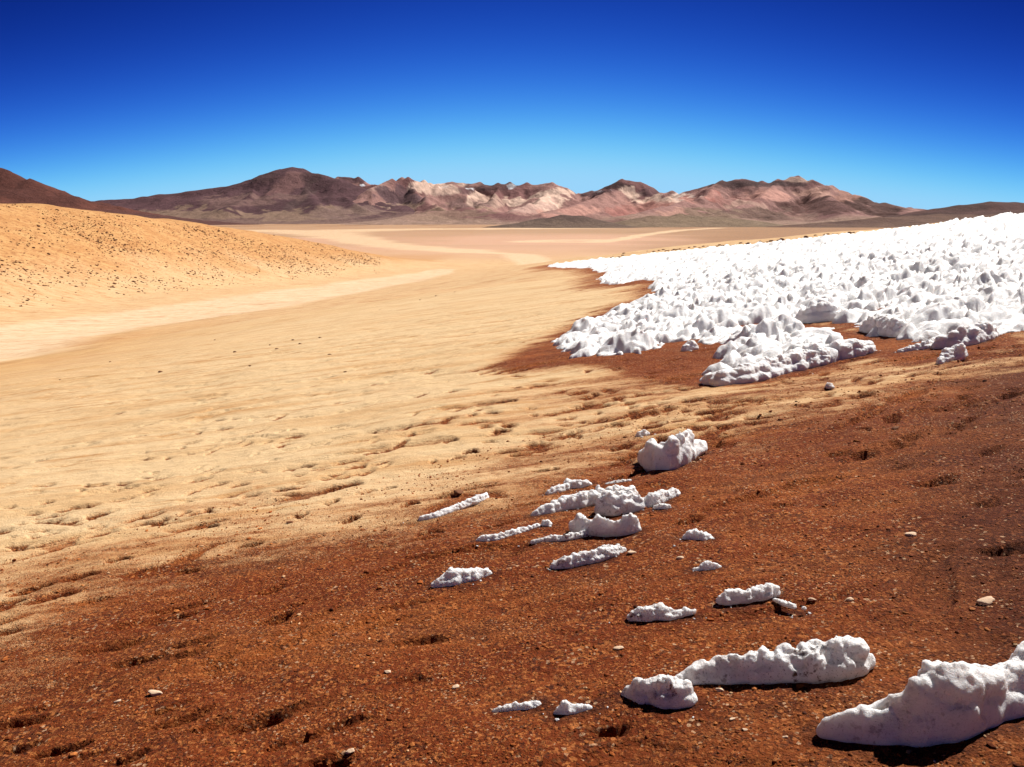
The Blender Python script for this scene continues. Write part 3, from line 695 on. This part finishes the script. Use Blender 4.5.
# ------------------------------------------------------------------ stones
sm = MT('stone_pale', .85); sm.base(sm.mix(sm.noise(60, 4), (.50, .32, .20), (.62, .46, .33))); sm.normal(sm.bump(sm.noise(120, 4), .5, .004)); STONE = sm.m
sr = MT('stone_brown', .85); sr.base(sr.mix(sr.noise(60, 4), (.20, .085, .04), (.12, .045, .02))); sr.normal(sr.bump(sr.noise(120, 4), .5, .004)); STONEB = sr.m
dk = MT('rock_dark', .9); dk.base(dk.mix(dk.noise(3, 5), (.10, .042, .022), (.19, .085, .04))); dk.normal(dk.bump(dk.noise(9, 5), .8, .05)); ROCK = dk.m
def stone_mesh(name, seed, n=3, flat=.5, mat=None):
    v, f = ico(n); r = np.random.default_rng(seed)
    d = v*(1+vn3(v*1.3+seed*3.1, seed)[:, None]*.28+vn3(v*3.1+seed, seed+1)[:, None]*.12)
    for _ in range(6):                       # chipped flat faces
        nn = r.normal(size=3); nn /= np.linalg.norm(nn); k = r.uniform(.55, .8); dd = d@nn
        d = d-np.clip(dd-k, 0, None)[:, None]*nn*.85
    d = d*[1, .7, flat]
    m = mesh_np(name, d, f); m.materials.append(mat); return m
st_list = [(155,692,16,'pale flat stone on the red gravel at lower left',STONE),(985,603,21,'long pale slab stone on dark gravel at right',STONE),(618,648,12,'pale stone with a dark side above the gritty snow lump',STONE),
           (350,751,12,'pale stone beside a dark hollow at the bottom edge',STONE),(432,490,1,'',None),(910,535,12,'flat pale stone in the middle of the right gravel slope',STONE),(720,690,9,'reddish pale stone under the shadow of the long snow blade',STONE),
           (733,718,8,'pale stone on gravel between long blade and largest blade',STONE),(745,728,7,'roundish pale stone left of the largest snow blade',STONE),(786,735,7,'small cream stone close to the left tip of the largest blade',STONE),(700,578,1,'',None),
           (850,600,9,'cream chip of stone right of the snow crumb',STONE),(812,598,9,'low reddish stone beside the snow crumb',STONE),(222,380,1,'',None),(458,494,14,'grey brown stone at the upper end of the leftmost thin blade',STONEB),
           (472,452,12,'dark stone alone on the pale sand left of the upright lump',STONEB),(215,525,13,'dark brown stone on the left sand flat',STONEB),(290,523,8,'small dark stone on the sand, right of the dark brown stone',STONEB),
           (680,561,9,'pale chip of stone left of the small peaked snow chunk',STONE),(632,554,11,'cream chip at the right end of the grit-peppered blade',STONE),(455,688,9,'tan stone at the foot of the slope left of the thin snow strip',STONE),
           (388,675,8,'tiny tan stone on the red gravel in the lower middle',STONE),(118,700,8,'tiny cream stone left of the pale flat stone',STONE),(895,430,10,'dark stone in the sandy brown patch at right',STONEB)]
k = 0
for (px, py, w, lab, mat) in st_list:
    if mat is None: continue
    k += 1; p = H1(px, py); s = w/2*p[1]/FPX*1.1
    m = stone_mesh('stone', 40+k, 3, random.uniform(.35, .6), mat)
    o = link('stone', m, None, lab, 'stone', 'loose stones on the gravel', loc=(p[0], p[1], float(gz(p[:1], p[1:2])[0])+s*.18))
    o.scale = (s, s*.8, s*.7); o.rotation_euler = (random.uniform(-.2, .2), random.uniform(-.2, .2), random.uniform(-.3, .7))

rockm = [stone_mesh('rock', 80+i, 2, .6, ROCK) for i in range(6)]
def rocks(P, W, label, group):
    for p, w in zip(P, W):
        if np.isnan(p[0]): continue
        o = bpy.data.objects.new('rock', random.choice(rockm)); COL.objects.link(o)
        o.location = (p[0], p[1], p[2]+w*.10); o.scale = (w, w*random.uniform(.7, 1.2), w*random.uniform(.6, 1)); o.rotation_euler = (0, 0, random.uniform(-.6, .6))
        o['label'] = label; o['category'] = 'rock'; o['group'] = group
r = np.random.default_rng(11); pp = []
bands = [(0,262,22,9,26),(15,290,30,6,22),(60,283,12,3,14),(85,236,14,2.5,16),(125,244,12,3,14),(195,262,12,2.5,14),(222,268,16,2.5,24),(255,270,8,3,8),(60,228,40,5,14),(30,270,30,8,34),(100,270,40,10,34),(150,262,40,9,26),(50,248,50,8,26),(340,262,20,4,10)]
for (bx, by, sx, sy, n) in bands:
    for _ in range(n): a = r.normal(); pp.append((bx+a*sx, by+r.normal()*sy+a*sx*.12))
for _ in range(7000):
    bx = r.uniform(-20, 380); top = np.interp(bx, [0, 100, 200, 300, 400], [203, 212, 226, 238, 262]); bot = np.interp(bx, [0, 200, 300, 400], [312, 292, 280, 272])
    pp.append((bx, top+(bot-top)*r.beta(1.2, 1.8)))
pp = np.array(pp); P = hit(pp[:, 0], pp[:, 1]); ok = ~np.isnan(P[:, 0]) & (P[:, 1] < 420); P = P[ok]
W = r.lognormal(-1.55, .42, len(P))*np.where(P[:, 1] > 200, 1.15, 1); W = np.clip(W*.66, .05, .42); nzz = fbm2(P[:, 0]/7, P[:, 1]/11, 3, 33); kk = (nzz+r.uniform(-.5, .5, len(P)) > 0) | (np.arange(len(P)) < 260); P = P[kk]; W = W[kk]
app_sz = W/P[:, 1]; order = np.argsort(-app_sz); big = order[:290]; rest = order[290:]
rocks(P[big], W[big], 'small dark rock on the orange hillside across the valley', 'dark rocks scattered over the orange hillside')
def scatter(name, P, W, n, mat, kind='stuff', label=None, cat=None, cols=None, seed=5):
    r = np.random.default_rng(seed); v, f = ico(n); k = len(v); M = len(P)
    J = 1+r.uniform(-.28, .28, (8, k)); vi = r.integers(0, 8, M)
    base = v[None]*J[vi][:, :, None]; sc = np.stack([W*r.uniform(.8, 1.4, M), W*r.uniform(.6, 1., M), W*r.uniform(.45, .75, M)], 1)
    a = r.uniform(0, 6.28, M); c, s = np.cos(a)[:, None], np.sin(a)[:, None]; b = base*sc[:, None]
    X = b[..., 0]*c-b[..., 1]*s; Y = b[..., 0]*s+b[..., 1]*c
    V = np.stack([X+P[:, 0:1], Y+P[:, 1:2], b[..., 2]+P[:, 2:3]], -1).reshape(-1, 3)
    F = (f[None]+(np.arange(M)*k)[:, None, None]).reshape(-1, 3)
    m = mesh_np(name, V, F); m.polygons.foreach_set('use_smooth', np.zeros(len(m.polygons), bool))
    if cols is not None: cattr(m, 'stone', np.repeat(cols, k, 0))
    return link(name, m, mat, label, cat, kind=kind)
scatter('hillside_rubble', P[rest]+[0, 0, .03], W[rest]*.8, 1, ROCK, label='fine dark rubble between the rocks of the orange hillside', cat='rubble')
pp = []
for _ in range(70):
    bx = r.uniform(610, 900); pp.append((bx, np.interp(bx, [545, 600, 705, 775, 845, 880, 915], [262, 256, 244, 238.5, 232, 230, 226.5])+r.uniform(.2, 4.5)))
pp = np.array(pp); P2 = hit(pp[:, 0], pp[:, 1]); P2 = P2[~np.isnan(P2[:, 0]) & (P2[:, 1] < 330)]
rocks(P2, r.uniform(.12, .34, len(P2)), 'little dark rock on the sand strip behind the snow field', 'dark rocks along the crest behind the snow')
vp = [(235,352),(270,345),(277,349),(293,340),(300,344),(215,340),(320,338),(250,366),(110,362),(330,355),(420,300),(436,296),(455,292),(380,310),(160,372),(60,380),(345,372)]
P3 = hit([a for a, b in vp], [b for a, b in vp]); rocks(P3, r.uniform(.035, .08, len(P3)), 'lone dark rock on the smooth valley sand beside the pale track', 'dark rocks on the valley sand')

# gravel: real small stones over the near slope
gv = MT('gravel_stones', .85); gv.base(gv.attr('stone', 'Color')); GRAV = gv.m
M = 42000
rad = np.exp(r.uniform(math.log(1.7), math.log(11), M)); ang = r.uniform(R(-36), R(36), M)
x = rad*np.sin(ang); y = rad*np.cos(ang)
cl = fbm2(x*2.2, y*2.2, 3, 55)
keep = (poly_sd(RED_W, x, y) > -1.2) & (cl+r.uniform(-.7, .7, M) > -.25); x, y, rad, cl = x[keep], y[keep], rad[keep], cl[keep]
w = np.clip(r.lognormal(-5.95, .5, len(x)), .0016, .014)*(.75+.12*rad)
t = r.random(len(x)); vig_st = sst(-.5, 1.6, poly_sd(VIGNETTE_W, x, y))
pal = np.array([(.29,.075,.014), (.17,.036,.006), (.42,.14,.035), (.60,.36,.19), (.08,.018,.005)])
ci = np.digitize(t, [.40, .68, .86, .93-.0])
ci = np.where((ci == 3) & (cl < .1), 0, ci)
cols = pal[ci]*.88*(1-.6*vig_st[:, None])*r.uniform(.8, 1.2, (len(x), 1))  # stones inside the vignette area are painted darker too
cw = []
for L in LSP:
    for _ in range(4):
        a = L[r.integers(len(L))]; q = r.normal(0, 1, 2)*(a[2]*1.1+.02); cw.append((a[0]+q[0]*1.5, a[1]-abs(q[1])*.6-a[2]*.3, a[1]))
cw = np.array(cw); cz = gz(cw[:, 0], cw[:, 1])
scatter('snow_crumbs', np.c_[cw[:, 0], cw[:, 1], cz+.002], np.clip(r.lognormal(-5.6, .4, len(cw)), .002, .009)*(.5+.14*cw[:, 2]), 2, SNOWD, label='tiny crumbs of melting snow round the separate snow pieces', cat='snow crumbs')
scatter('gravel', np.c_[x, y, gz(x, y)+w*.2], w, 1, GRAV, label='fine reddish gravel strewn over the near slope', cat='gravel', cols=cols)
print('done')
